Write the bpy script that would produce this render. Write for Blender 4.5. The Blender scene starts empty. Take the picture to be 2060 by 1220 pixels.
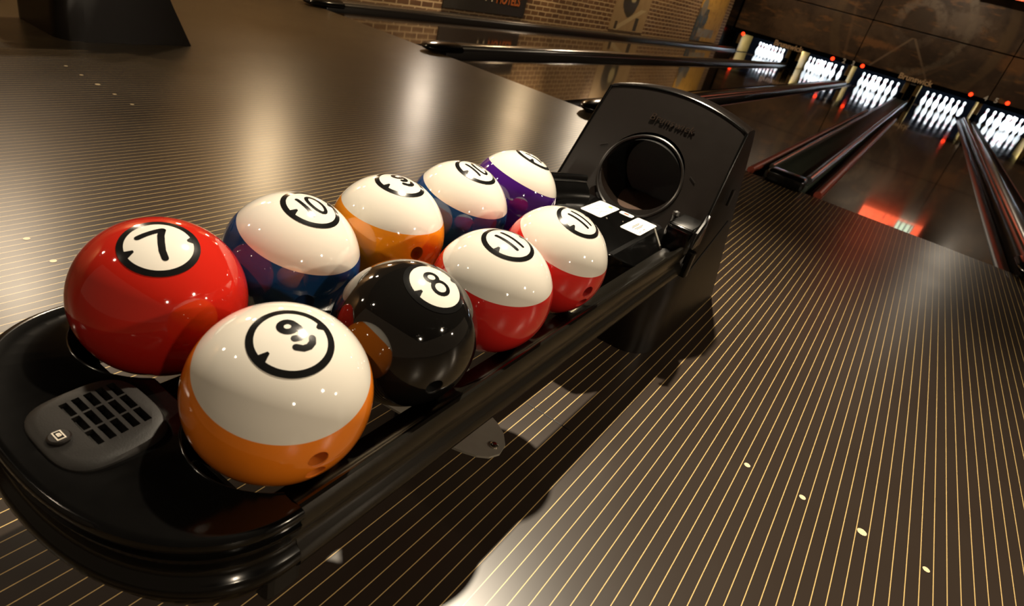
import bpy, bmesh, math, random
from mathutils import Vector, Matrix
random.seed(7)
PI = math.pi
S = bpy.context.scene
COL = S.collection

# ------------------------------------------------------------------ camera
cam_d = bpy.data.cameras.new('camera')
cam_d.sensor_fit = 'HORIZONTAL'; cam_d.sensor_width = 36.0
cam_d.lens = 1228.638 / 2060 * 36.0
cam_d.clip_start = 0.02; cam_d.clip_end = 120
cam = bpy.data.objects.new('camera', cam_d); COL.objects.link(cam)
CR = Vector((0.8004724, 0.5509955, 0.2358979))
CD = Vector((0.4513782, -0.2952316, -0.8420784))
CF = Vector((-0.3943369, 0.7805397, -0.4850322))
cam.matrix_world = Matrix(((CR.x, -CD.x, -CF.x, 0), (CR.y, -CD.y, -CF.y, 0), (CR.z, -CD.z, -CF.z, 0.901), (0, 0, 0, 1)))
cam_d.dof.use_dof = True; cam_d.dof.focus_distance = 1.1; cam_d.dof.aperture_fstop = 7.0
S.camera = cam

# ------------------------------------------------------------------ view, world, lights
vs = S.view_settings
vs.view_transform = 'Standard'; vs.look = 'None'; vs.gamma = 1.0; vs.exposure = 0.0; vs.use_curve_mapping = False
W = bpy.data.worlds.new('world'); S.world = W; W.use_nodes = True
bg = W.node_tree.nodes['Background']
bg.inputs[0].default_value = (1.0, 0.72, 0.45, 1); bg.inputs[1].default_value = 0.10

def lamp(name, loc, target, power, color, angle=60, blend=0.5, radius=0.045):
    d = bpy.data.lights.new(name, 'SPOT'); d.energy = power; d.color = color
    d.spot_size = math.radians(angle); d.spot_blend = blend; d.shadow_soft_size = radius
    o = bpy.data.objects.new(name, d); COL.objects.link(o); o.location = loc
    o.rotation_euler = (Vector(target) - Vector(loc)).to_track_quat('-Z', 'Y').to_euler()
    return o
WARM = (1.0, 0.82, 0.60)
AMBER = (1.0, 0.74, 0.44)
lamp('spot_over_rack', (-1.02, 2.12, 3.2), (-0.35, 1.35, 0), 950, (1.0, 0.85, 0.64), 74, 1.0, 0.04)
for y in (-1.5, 1.6, 3.9, 6.4, 9.0, 11.5, 14.0, 16.6):
    lamp('wall_washer', (-4.75, y, 2.75), (-5.42, y + 0.25, 0.4), 150, AMBER, 110, 0.8, 0.06)
for y, z, c in ((1.7, 2.0, WARM), (3.9, 1.6, AMBER), (6.4, 1.3, WARM), (9.0, 1.6, AMBER), (11.6, 1.9, WARM)):
    lamp('wall_patch_spot', (-4.2, y, 3.2), (-5.42, y, z), 420, c, 36, 0.8, 0.06)  # unseen accents added for hot patches on the wall that the floor mirrors
for y, z, tx, ty, c, pw in ((1.63, 2.22, -1.5, 0.47, WARM, 100), (3.92, 1.66, -1.83, 1.38, AMBER, 52), (6.16, 1.20, -2.31, 2.74, (1, .84, .66), 26), (8.5, 1.65, -1.83, 3.0, AMBER, 34), (11.1, 2.03, -1.6, 3.42, WARM, 80)):
    lamp('floor_glow_spot', (-5.15, y, z), (tx, ty, 0), pw, c, 70, 0.9, 0.12)  # unseen spots without fixtures, added to lay glow patches on the floor
for y in (1.6, -1.5):
    lamp('ceiling_spot_left', (-4.75, y, 2.75), (-1.5, y * 0.35, 0), 40, WARM, 95, 0.9, 0.09)
for loc, tgt, pw in (((4.0, 1.75, 2.8), (1.6, 1.6, 0), 270), ((4.2, -1.6, 2.8), (1.8, -0.6, 0), 190), ((7.6, 5.2, 2.8), (4.0, 4.0, 0), 220)):
    lamp('ceiling_spot_right', loc, tgt, pw, WARM, 140, 0.8, 0.09)
lamp('ceiling_spot_far', (1.85, 16.4, 3.2), (1.2, 8.0, 0), 45, (1.0, 0.85, 0.66), 110, 0.9, 0.12)
lamp('ceiling_spot_left', (-2.6, -1.6, 3.0), (-2.0, 0.6, 0), 45, WARM, 80, 0.9, 0.05)
for x in (-3.7, -0.45, 2.8):
    lamp('mask_spot', (x, 17.4, 3.45), (x, 19.6, 1.4), 110, (1.0, 0.82, 0.6), 100, 0.9, 0.08)

# ------------------------------------------------------------------ materials
def new_mat(name):
    m = bpy.data.materials.new(name); m.use_nodes = True
    nt = m.node_tree; return m, nt, nt.nodes['Principled BSDF']
class NB:
    def __init__(s, nt): s.nt = nt
    def n(s, t, **kw):
        o = s.nt.nodes.new(t)
        for k, v in kw.items(): setattr(o, k, v)
        return o
    def link(s, a, b): s.nt.links.new(a, b)
    def m(s, op, a, b=None, c=None):
        o = s.n('ShaderNodeMath', operation=op)
        for i, v in enumerate((a, b, c)):
            if v is None: continue
            if isinstance(v, (int, float)): o.inputs[i].default_value = v
            else: s.link(v, o.inputs[i])
        return o.outputs[0]
    def pos(s, space='world'):
        if space == 'world':
            v = s.n('ShaderNodeNewGeometry').outputs['Position']
        else:
            v = s.n('ShaderNodeTexCoord').outputs['Object']
        x = s.n('ShaderNodeSeparateXYZ'); s.link(v, x.inputs[0])
        return v, x.outputs[0], x.outputs[1], x.outputs[2]
    def mix(s, f, a, b):
        o = s.n('ShaderNodeMix', data_type='RGBA')
        if isinstance(f, (int, float)): o.inputs[0].default_value = f
        else: s.link(f, o.inputs[0])
        for i, v in ((6, a), (7, b)):
            if isinstance(v, tuple): o.inputs[i].default_value = v + (1,) if len(v) == 3 else v
            else: s.link(v, o.inputs[i])
        return o.outputs[2]
    def noise(s, vec, scale, detail=3, rough=0.5):
        o = s.n('ShaderNodeTexNoise'); s.link(vec, o.inputs['Vector'])
        o.inputs['Scale'].default_value = scale; o.inputs['Detail'].default_value = detail; o.inputs['Roughness'].default_value = rough
        return o.outputs['Fac']
    def ramp(s, f, a, b):
        o = s.n('ShaderNodeMapRange', interpolation_type='SMOOTHSTEP')
        s.link(f, o.inputs[0]); o.inputs[1].default_value = a; o.inputs[2].default_value = b
        return o.outputs[0]
    def scaled(s, vec, sc):
        o = s.n('ShaderNodeVectorMath', operation='MULTIPLY'); s.link(vec, o.inputs[0]); o.inputs[1].default_value = sc
        return o.outputs[0]

def plain(name, col, rough=0.4, metal=0.0, coat=0.0, vary=0.12, bump=0.0, scale=40, spec=0.5):
    m, nt, b = new_mat(name); k = NB(nt)
    v, *_ = k.pos('obj')
    f = k.noise(v, scale, 4)
    dk = tuple(c * (1 - vary) for c in col); lt = tuple(min(1, c * (1 + vary)) for c in col)
    k.link(k.mix(f, dk, lt), b.inputs['Base Color'])
    r = k.m('MULTIPLY_ADD', f, rough * 0.12, rough * 0.94); k.link(r, b.inputs['Roughness'])
    b.inputs['Metallic'].default_value = metal; b.inputs['Coat Weight'].default_value = coat; b.inputs['Coat Roughness'].default_value = 0.05
    b.inputs['Specular IOR Level'].default_value = spec
    if bump:
        bp = k.n('ShaderNodeBump'); bp.inputs['Strength'].default_value = bump; bp.inputs['Distance'].default_value = 0.001
        f2 = k.noise(v, scale * 12, 2); k.link(f2, bp.inputs['Height']); k.link(bp.outputs[0], b.inputs['Normal'])
    return m
def glow(name, col, strength):
    m, nt, b = new_mat(name)
    b.inputs['Base Color'].default_value = col + (1,); b.inputs['Emission Color'].default_value = col + (1,)
    b.inputs['Emission Strength'].default_value = strength
    return m

M_black = plain('gloss_black_plastic', (0.0024, 0.0023, 0.0022), 0.14, vary=0.25, spec=0.42)
M_satin = plain('satin_black_plastic', (0.008, 0.0065, 0.0055), 0.32, vary=0.2, bump=0.05)
M_hood = plain('dark_brown_hood_plastic', (0.006, 0.0038, 0.0026), 0.33, vary=0.15, bump=0.08, spec=0.3)
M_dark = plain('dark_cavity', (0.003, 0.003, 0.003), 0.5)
M_rail = plain('black_extruded_rail', (0.007, 0.006, 0.0042), 0.24, vary=0.06, coat=0.15, scale=6)
M_grey = plain('grey_steel_plate', (0.30, 0.28, 0.24), 0.42, metal=0.3, vary=0.1)
M_chrome = plain('bright_screw_steel', (0.55, 0.5, 0.42), 0.2, metal=1.0)
M_paper = plain('white_sticker_paper', (0.82, 0.80, 0.76), 0.5, vary=0.03)
M_greyink = plain('grey_ink', (0.13, 0.13, 0.125), 0.5)
M_yellow = plain('yellow_ink', (0.85, 0.62, 0.08), 0.5)
M_redink = plain('red_ink', (0.75, 0.10, 0.04), 0.5)
M_vent = plain('grey_black_vent_plastic', (0.008, 0.007, 0.006), 0.5, vary=0.2, bump=0.1, spec=0.3)
M_cream = plain('cream_print', (0.62, 0.56, 0.47), 0.5)
M_inkblack = plain('black_print', (0.008, 0.008, 0.008), 0.18, vary=0.3, scale=80)
M_divtop = plain('grey_metallic_divider', (0.20, 0.17, 0.14), 0.2, metal=0.8, vary=0.15)
M_divside = plain('black_divider_side', (0.010, 0.008, 0.007), 0.3)
M_gutter = plain('dark_gutter_plastic', (0.012, 0.009, 0.008), 0.35)
M_redrail = plain('dull_red_rail', (0.30, 0.06, 0.035), 0.35, vary=0.2)
M_silver = plain('silver_grey_rail', (0.25, 0.25, 0.27), 0.22, metal=0.8)
M_capping = plain('green_black_capping', (0.040, 0.052, 0.040), 0.4)
M_pitdark = plain('pit_black', (0.0016, 0.002, 0.003), 0.7, spec=0.0)
M_kick = plain('beige_kickback', (0.14, 0.085, 0.022), 0.4, vary=0.35, scale=6)
M_sign = plain('tan_sign_letters', (0.78, 0.52, 0.28), 0.45)
M_ceil = plain('dark_ceiling', (0.007, 0.006, 0.005), 0.8)
M_red = glow('red_indicator_light', (1.0, 0.035, 0.006), 3.2)
M_numlit = plain('grey_number_print', (0.75, 0.68, 0.58), 0.5)

def mat_floor():
    m, nt, b = new_mat('striped_approach_laminate'); k = NB(nt)
    v, x, y, z = k.pos()
    t = k.m('FRACT', k.m('DIVIDE', k.m('ADD', x, 10.0 - 0.316 - 0.013335 + 0.02667 * 4), 0.02667))
    d = k.m('ABSOLUTE', k.m('SUBTRACT', t, 0.5))
    line = k.ramp(d, 0.461, 0.469)
    f = k.noise(v, 3.0, 5); g = k.noise(v, 260, 2)
    base = k.mix(f, (0.0245, 0.017, 0.0125), (0.033, 0.0235, 0.0175))
    base = k.mix(k.m('MULTIPLY', g, 0.35), base, (0.035, 0.026, 0.02))
    col = k.mix(line, base, (0.60, 0.43, 0.18))
    k.link(col, b.inputs['Base Color'])
    k.link(k.m('MULTIPLY_ADD', f, 0.08, 0.27), b.inputs['Roughness'])
    b.inputs['Specular IOR Level'].default_value = 0.5
    return m
def mat_lane():
    m, nt, b = new_mat('oiled_dark_lane'); k = NB(nt)
    v, x, y, z = k.pos()
    t = k.m('FRACT', k.m('DIVIDE', k.m('ADD', x, 20.0), 0.0267))
    d = k.m('ABSOLUTE', k.m('SUBTRACT', t, 0.5))
    f = k.noise(k.scaled(v, (3, 0.4, 1)), 3.0, 5)
    base = k.mix(f, (0.016, 0.010, 0.006), (0.040, 0.022, 0.012))
    k.link(k.mix(k.m('MULTIPLY', k.ramp(d, 0.46, 0.48), 0.4), base, (0.006, 0.004, 0.003)), b.inputs['Base Color'])
    b.inputs['Roughness'].default_value = 0.09; b.inputs['Specular IOR Level'].default_value = 0.9
    b.inputs['Coat Weight'].default_value = 0.6; b.inputs['Coat Roughness'].default_value = 0.03
    return m
def mat_brick():
    m, nt, b = new_mat('aged_brown_brick'); k = NB(nt)
    v, x, y, z = k.pos()
    c = k.n('ShaderNodeCombineXYZ'); k.link(y, c.inputs[0]); k.link(z, c.inputs[1])
    nz = k.noise(v, 6, 3)
    off = k.n('ShaderNodeCombineXYZ'); k.link(k.m('MULTIPLY_ADD', nz, 0.02, -0.01), off.inputs[1]); k.link(k.m('MULTIPLY_ADD', nz, 0.015, 0), off.inputs[0])
    ad = k.n('ShaderNodeVectorMath', operation='ADD'); k.link(c.outputs[0], ad.inputs[0]); k.link(off.outputs[0], ad.inputs[1])
    br = k.n('ShaderNodeTexBrick'); k.link(ad.outputs[0], br.inputs['Vector'])
    br.inputs['Scale'].default_value = 1.0; br.inputs['Brick Width'].default_value = 0.215; br.inputs['Row Height'].default_value = 0.075
    br.inputs['Mortar Size'].default_value = 0.011; br.inputs['Mortar Smooth'].default_value = 0.25; br.inputs['Bias'].default_value = 0.0
    br.inputs['Color1'].default_value = (0.105, 0.045, 0.017, 1); br.inputs['Color2'].default_value = (0.18, 0.088, 0.034, 1)
    br.inputs['Mortar'].default_value = (0.52, 0.37, 0.20, 1)
    f = k.noise(v, 2.2, 5)
    k.link(k.mix(k.m('MULTIPLY', k.ramp(f, 0.45, 0.75), 0.35), br.outputs['Color'], (0.30, 0.18, 0.08)), b.inputs['Base Color'])
    b.inputs['Roughness'].default_value = 0.75
    bp = k.n('ShaderNodeBump'); bp.inputs['Distance'].default_value = 0.006; bp.inputs['Strength'].default_value = 0.7; bp.invert = True
    k.link(br.outputs['Fac'], bp.inputs['Height']); k.link(bp.outputs[0], b.inputs['Normal'])
    return m
def mat_mural():
    m, nt, b = new_mat('tunnel_mural_print'); k = NB(nt)
    v, x, y, z = k.pos()
    f = k.noise(v, 1.3, 6, 0.6); g = k.noise(k.scaled(v, (1.5, 1, 5)), 1.6, 4); hi = k.noise(v, 7, 5, 0.7)
    col = k.mix(k.ramp(f, 0.35, 0.7), (0.050, 0.026, 0.012), (0.125, 0.074, 0.038))
    col = k.mix(k.m('MULTIPLY', k.ramp(g, 0.55, 0.72), 0.7), col, (0.27, 0.12, 0.035))
    col = k.mix(k.m('MULTIPLY', k.ramp(hi, 0.55, 0.75), 0.5), col, (0.018, 0.012, 0.008))
    # steel ring of the tunnel, its outer arch and the rails that run out of it
    dx = k.m('SUBTRACT', x, -1.03); dz = k.m('SUBTRACT', z, 1.80)
    r = k.m('SQRT', k.m('ADD', k.m('MULTIPLY', dx, dx), k.m('MULTIPLY', dz, dz)))
    r = k.m('MULTIPLY_ADD', k.m('SUBTRACT', f, 0.5), 0.20, r)
    def ring(r0, w): return k.m('SUBTRACT', 1.0, k.ramp(k.m('ABSOLUTE', k.m('SUBTRACT', r, r0)), w * 0.4, w))
    col = k.mix(k.m('MULTIPLY', k.m('SUBTRACT', 1.0, k.ramp(r, 0.25, 0.36)), 0.75), col, (0.075, 0.045, 0.024))
    col = k.mix(k.m('MULTIPLY', ring(0.46, 0.15), k.m('MULTIPLY', k.ramp(hi, 0.28, 0.56), k.m('MULTIPLY_ADD', k.ramp(dz, -0.15, 0.3), 0.45, 0.22))), col, (0.26, 0.19, 0.13))
    col = k.mix(k.m('MULTIPLY', ring(1.12, 0.12), k.m('MULTIPLY', k.ramp(hi, 0.32, 0.58), k.m('MULTIPLY', k.ramp(dx, -0.4, 0.5), 0.6))), col, (0.22, 0.16, 0.10))
    col = k.mix(k.m('MULTIPLY', ring(1.9, 0.16), 0.35), col, (0.20, 0.12, 0.05))
    def rail(x0, z0, x1, z1, w):
        # distance to an oblique line, kept below the ring
        L = math.hypot(x1 - x0, z1 - z0); nx, nz = -(z1 - z0) / L, (x1 - x0) / L
        d = k.m('ABSOLUTE', k.m('ADD', k.m('MULTIPLY', k.m('SUBTRACT', x, x0), nx), k.m('MULTIPLY', k.m('SUBTRACT', z, z0), nz)))
        return k.m('MULTIPLY', k.m('SUBTRACT', 1.0, k.ramp(d, w * 0.4, w)), k.m('LESS_THAN', z, z0))
    for a in ((-0.99, 1.45, -1.72, 0.5), (-0.95, 1.45, -0.16, 0.5)):
        col = k.mix(k.m('MULTIPLY', rail(*a, 0.035), 0.7), col, (0.26, 0.17, 0.10))
    for a in ((0.30, 1.30, -0.3, 0.75), (0.05, 1.10, -0.35, 0.85), (-2.6, 1.9, -2.4, 1.0)):
        col = k.mix(k.m('MULTIPLY', rail(*a, 0.05), 0.35), col, (0.24, 0.13, 0.06))
    def blob(x0, z0, rx, rz, amt, c, cc):
        a = k.m('DIVIDE', k.m('SUBTRACT', x, x0), rx); b_ = k.m('DIVIDE', k.m('SUBTRACT', z, z0), rz)
        q = k.m('SQRT', k.m('ADD', k.m('MULTIPLY', a, a), k.m('MULTIPLY', b_, b_)))
        return k.mix(k.m('MULTIPLY', k.m('SUBTRACT', 1.0, k.ramp(k.m('MULTIPLY_ADD', k.m('SUBTRACT', hi, 0.5), 1.6, q), 0.4, 1.1)), amt), c, cc)
    col = blob(-3.9, 1.0, 0.75, 0.45, 0.5, col, (0.20, 0.115, 0.055))
    col = blob(-0.1, 2.0, 0.6, 0.35, 0.5, col, (0.24, 0.18, 0.13))
    col = blob(-1.75, 1.12, 0.7, 0.12, 0.7, col, (0.28, 0.12, 0.04))
    col = blob(1.3, 1.45, 0.4, 0.3, 0.6, col, (0.22, 0.09, 0.025))
    col = blob(0.1, 1.0, 0.9, 0.5, 0.45, col, (0.03, 0.02, 0.012))
    k.link(col, b.inputs['Base Color']); b.inputs['Roughness'].default_value = 0.45
    return m
def mat_ball(name, col, d0=None, spec_col=(0.80, 0.76, 0.68)):
    m, nt, b = new_mat(name); k = NB(nt)
    v, x, y, z = k.pos('obj')
    f = k.noise(v, 14, 4)
    c0 = k.mix(f, tuple(c * 0.93 for c in col), tuple(min(1, c * 1.06) for c in col))
    if d0 is not None:
        w = k.mix(f, tuple(c * 0.985 for c in spec_col), tuple(min(1, c * 1.015) for c in spec_col))
        c0 = k.mix(k.ramp(z, d0 - 0.0003, d0 + 0.0003), c0, w)
    k.link(c0, b.inputs['Base Color'])
    sc = k.noise(k.scaled(v, (1, 5, 9)), 60, 2)
    k.link(k.m('MULTIPLY_ADD', k.ramp(sc, 0.6, 0.75), 0.10, 0.05), b.inputs['Roughness'])
    b.inputs['Coat Weight'].default_value = 0.6; b.inputs['Coat Roughness'].default_value = 0.02
    b.inputs['Specular IOR Level'].default_value = 0.55
    return m
def mat_pin():
    m, nt, b = new_mat('white_pin_with_red_neck_rings'); k = NB(nt)
    v, x, y, z = k.pos('obj')
    s1 = k.m('LESS_THAN', k.m('ABSOLUTE', k.m('SUBTRACT', z, 0.262)), 0.006)
    s2 = k.m('LESS_THAN', k.m('ABSOLUTE', k.m('SUBTRACT', z, 0.282)), 0.006)
    k.link(k.mix(k.m('MAXIMUM', s1, s2), (0.83, 0.84, 0.86), (0.6, 0.03, 0.03)), b.inputs['Base Color'])
    b.inputs['Roughness'].default_value = 0.25
    return m
def mat_poster(kind):
    m, nt, b = new_mat('faded_painting_' + kind); k = NB(nt)
    v, x, y, z = k.pos('obj'); f = k.noise(v, 5, 5, 0.6)
    def disc(cy, cz, r): 
        a = k.m('SUBTRACT', y, cy); c = k.m('SUBTRACT', z, cz)
        return k.m('SUBTRACT', 1.0, k.ramp(k.m('ADD', k.m('SQRT', k.m('ADD', k.m('MULTIPLY', a, a), k.m('MULTIPLY', c, c))), k.m('MULTIPLY_ADD', f, 0.12, -0.06)), r - 0.02, r + 0.02))
    def band(y0, y1, z0, z1):
        a = k.m('MULTIPLY', k.m('GREATER_THAN', y, y0), k.m('LESS_THAN', y, y1))
        return k.m('MULTIPLY', a, k.m('MULTIPLY', k.m('GREATER_THAN', z, z0), k.m('LESS_THAN', z, z1)))
    if kind == 'figures':
        col = k.mix(f, (0.30, 0.19, 0.085), (0.46, 0.32, 0.16))
        col = k.mix(disc(-0.15, 0.62, 0.36), col, (0.045, 0.034, 0.018))
        col = k.mix(disc(-0.05, 0.66, 0.14), col, (0.50, 0.42, 0.22))
        col = k.mix(k.m('MULTIPLY', band(-0.6, 0.7, 0.0, 0.42), k.m('LESS_THAN', k.m('ABSOLUTE', k.m('SUBTRACT', k.m('SUBTRACT', z, 0.22), k.m('MULTIPLY', y, 0.35))), 0.05)), col, (0.52, 0.40, 0.22))
        col = k.mix(band(0.28, 0.45, 0.02, 0.26), col, (0.04, 0.03, 0.02))
        col = k.mix(band(-0.62, -0.5, 0.02, 0.16), col, (0.06, 0.04, 0.02))
    else:
        col = k.mix(f, (0.50, 0.28, 0.05), (0.72, 0.42, 0.08))
        col = k.mix(band(-1.2, -0.35, 0.0, 0.75), col, (0.05, 0.07, 0.08))
        col = k.mix(band(-0.75, 0.55, 0.10, 0.30), col, (0.30, 0.28, 0.22))
        col = k.mix(band(-0.9, -0.3, 0.42, 0.60), col, (0.07, 0.10, 0.13))
        col = k.mix(disc(-0.8, 0.78, 0.2), col, (0.24, 0.22, 0.18))
        col = k.mix(k.m('MULTIPLY', k.ramp(f, 0.5, 0.6), 0.5), col, (0.30, 0.16, 0.03))
    k.link(col, b.inputs['Base Color']); b.inputs['Roughness'].default_value = 0.7
    return m
def mat_screen():
    m, nt, b = new_mat('red_lit_screen_picture'); k = NB(nt)
    v, x, y, z = k.pos('obj'); f = k.noise(v, 9, 3)
    def band(x0, x1, z0, z1):
        a = k.m('MULTIPLY', k.m('GREATER_THAN', x, x0), k.m('LESS_THAN', x, x1))
        return k.m('MULTIPLY', a, k.m('MULTIPLY', k.m('GREATER_THAN', z, z0), k.m('LESS_THAN', z, z1)))
    col = k.mix(k.ramp(f, 0.56, 0.66), (0.95, 0.13, 0.05), (0.45, 0.05, 0.03))
    col = k.mix(band(0.0, 0.2, -0.24, -0.12), col, (0.10, 0.02, 0.02))
    st = k.m('GREATER_THAN', k.m('FRACT', k.m('MULTIPLY', x, 8.0)), 0.3)
    col = k.mix(band(0.16, 0.58, -0.44, -0.06), col, (0.01, 0.09, 0.08))
    col = k.mix(k.m('MULTIPLY', band(0.18, 0.56, -0.42, -0.08), st), col, (0.62, 0.85, 0.60))
    col = k.mix(band(0.10, 0.9, 0.10, 0.5), col, (0.06, 0.01, 0.01))
    k.link(col, b.inputs['Base Color']); k.link(col, b.inputs['Emission Color']); b.inputs['Emission Strength'].default_value = 2.6
    return m
M_floor, M_lane, M_brick, M_mural, M_pin, M_screen = mat_floor(), mat_lane(), mat_brick(), mat_mural(), mat_pin(), mat_screen()

# ------------------------------------------------------------------ helpers
def obj(name, bm, mat, parent=None, smooth=True, loc=None, angle=35):
    me = bpy.data.meshes.new(name); bmesh.ops.recalc_face_normals(bm, faces=bm.faces[:])
    if smooth:
        for f in bm.faces: f.smooth = True
        lim = math.radians(angle)
        for e in bm.edges:
            if len(e.link_faces) == 2 and e.calc_face_angle(0) > lim: e.smooth = False
    bm.to_mesh(me); bm.free(); me.materials.append(mat)
    o = bpy.data.objects.new(name, me); COL.objects.link(o)
    if parent: o.parent = parent
    if loc: o.location = loc
    return o
def tag(o, label, cat, group=None, kind=None):
    o['label'] = label; o['category'] = cat
    if group: o['group'] = group
    if kind: o['kind'] = kind
    return o
def empty(name, loc=(0, 0, 0)):
    o = bpy.data.objects.new(name, None); COL.objects.link(o); o.location = loc; o.empty_display_size = 0.1
    return o
def struct(name, bm, mat, smooth=False):
    o = obj(name, bm, mat, None, smooth); o['kind'] = 'structure'; return o
def box(bm, x0, x1, y0, y1, z0, z1, bev=0, seg=2):
    r = bmesh.ops.create_cube(bm, size=1.0)
    for v in r['verts']:
        v.co = Vector(((x0 + x1) / 2 + v.co.x * (x1 - x0), (y0 + y1) / 2 + v.co.y * (y1 - y0), (z0 + z1) / 2 + v.co.z * (z1 - z0)))
    if bev:
        es = list({e for v in r['verts'] for e in v.link_edges})
        bmesh.ops.bevel(bm, geom=es, offset=bev, segments=seg, affect='EDGES', profile=0.5)
    return bm
def BM(): return bmesh.new()
def loft(bm, loops, closed=True, cap0=True, cap1=True):
    rows = [[bm.verts.new(p) for p in L] for L in loops]
    n = len(rows[0])
    for a, b in zip(rows, rows[1:]):
        for i in range(n if closed else n - 1):
            j = (i + 1) % n
            bm.faces.new((a[i], a[j], b[j], b[i]))
    if cap0: bm.faces.new(rows[0][::-1])
    if cap1: bm.faces.new(rows[-1])
    return rows
def lathe(bm, prof, n=24, z_axis=True, c=(0, 0, 0)):
    rows = []
    for r, z in prof:
        if r < 1e-6: rows.append([bm.verts.new((c[0], c[1], c[2] + z))])
        else: rows.append([bm.verts.new((c[0] + r * math.cos(2 * PI * i / n), c[1] + r * math.sin(2 * PI * i / n), c[2] + z)) for i in range(n)])
    for a, b in zip(rows, rows[1:]):
        for i in range(n):
            j = (i + 1) % n
            if len(a) == 1 and len(b) > 1: bm.faces.new((a[0], b[i], b[j]))
            elif len(b) == 1 and len(a) > 1: bm.faces.new((a[i], a[j], b[0]))
            elif len(a) > 1: bm.faces.new((a[i], a[j], b[j], b[i]))
    return bm
def tube(bm, pts, r, n=10, cap=True):
    pts = [Vector(p) for p in pts]; loops = []
    for i, p in enumerate(pts):
        t = (pts[min(i + 1, len(pts) - 1)] - pts[max(i - 1, 0)]).normalized()
        u = t.orthogonal().normalized() if abs(t.z) > 0.9 else t.cross(Vector((0, 0, 1))).normalized()
        w = u.cross(t)
        rr = r[i] if isinstance(r, (list, tuple)) else r
        loops.append([p + (u * math.cos(2 * PI * k / n) + w * math.sin(2 * PI * k / n)) * rr for k in range(n)])
    loft(bm, loops, True, cap, cap)
    return bm
def boolean(o, cutter_bm):
    """subtract the cutter from a linked mesh object and bake the result"""
    me = bpy.data.meshes.new('cut'); bmesh.ops.recalc_face_normals(cutter_bm, faces=cutter_bm.faces[:]); cutter_bm.to_mesh(me); cutter_bm.free()
    c = bpy.data.objects.new('cut', me); COL.objects.link(c); c.parent = o.parent
    md = o.modifiers.new('cut', 'BOOLEAN'); md.object = c; md.operation = 'DIFFERENCE'; md.solver = 'EXACT'
    dg = bpy.context.evaluated_depsgraph_get(); dg.update()
    new = bpy.data.meshes.new_from_object(o.evaluated_get(dg))
    o.modifiers.clear(); old = o.data; o.data = new
    bpy.data.objects.remove(c); bpy.data.meshes.remove(me)
    return o
def sharpen(o, deg=35):
    b = bmesh.new(); b.from_mesh(o.data)
    for f in b.faces: f.smooth = True
    for e in b.edges: e.smooth = not (len(e.link_faces) == 2 and e.calc_face_angle(0) > math.radians(deg))
    b.to_mesh(o.data); b.free()
def text_mesh(name, s, size, mat, parent, mw, extrude=0.0, bold=0.0, spacing=1.0, align='CENTER', shear=0.0):
    cu = bpy.data.curves.new(name, 'FONT'); cu.body = s; cu.size = size; cu.extrude = extrude; cu.offset = bold
    cu.align_x = align; cu.align_y = 'CENTER'; cu.space_character = spacing; cu.shear = shear; cu.resolution_u = 4
    t = bpy.data.objects.new('tmp', cu); COL.objects.link(t)
    dg = bpy.context.evaluated_depsgraph_get(); dg.update()
    me = bpy.data.meshes.new_from_object(t.evaluated_get(dg)); me.name = name
    bpy.data.objects.remove(t); bpy.data.curves.remove(cu)
    me.materials.clear(); me.materials.append(mat)
    me.transform(mw)
    o = bpy.data.objects.new(name, me); COL.objects.link(o)
    if parent: o.parent = parent
    return o
def copy_tree(o, parent=None):
    c = o.copy(); COL.objects.link(c); c.parent = parent
    for ch in list(o.children): copy_tree(ch, c)
    return c

# ------------------------------------------------------------------ the setting
FOUL = 4.48; DECK = 20.95; MASK = 19.6; WX = -5.42
b = BM(); box(b, WX, 9.0, -4.0, FOUL, -0.12, 0.0); fl = struct('floor', b, M_floor)
b = BM(); box(b, WX, 9.0, FOUL, 22.2, -0.35, -0.20); struct('floor_bed', b, M_gutter)
b = BM(); box(b, WX - 0.2, WX, -4.0, 22.2, -0.35, 4.1); struct('wall_left', b, M_brick)
b = BM(); box(b, WX - 0.2, 9.0, 22.2, 22.4, -0.35, 4.1); struct('wall_back', b, M_pitdark)
b = BM(); box(b, WX - 0.2, 9.0, -4.0, 22.4, 4.1, 4.25); struct('ceiling', b, M_ceil)
b = BM(); box(b, WX, WX + 0.012, 18.75, 20.95, 0.0, 3.2); o = struct('trim_1', b, M_black)
# round inlays of the approach, each row five boards apart
b = BM()
def dot(x, y, r):
    c = b.verts.new((x, y, 0.0006)); ring = [b.verts.new((x + r * math.cos(t * PI / 10), y + r * math.sin(t * PI / 10), 0.0006)) for t in range(20)]
    for i in range(20): b.faces.new((c, ring[i], ring[(i + 1) % 20]))
for cx, yy, ks in ((-2.882, 1.344, (-2, -1, 0, 1, 2)), (0.316, 1.333, (-2, -1, 0, 1, 2)), (-1.397, 0.577, (-2, -1))):
    for k_ in ks: dot(cx + k_ * 0.13335, yy, 0.0105 if k_ == 0 else 0.0075)
obj('inlay_dots', b, plain('pale_wood_inlay', (0.80, 0.66, 0.42), 0.35), fl, False)
b = BM(); box(b, -0.435, -0.318, 1.086, 1.089, -0.001, 0.0006); obj('dark_floor_line', b, M_dark, fl, False)  # thin dark strip set across the floor stripes

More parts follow.
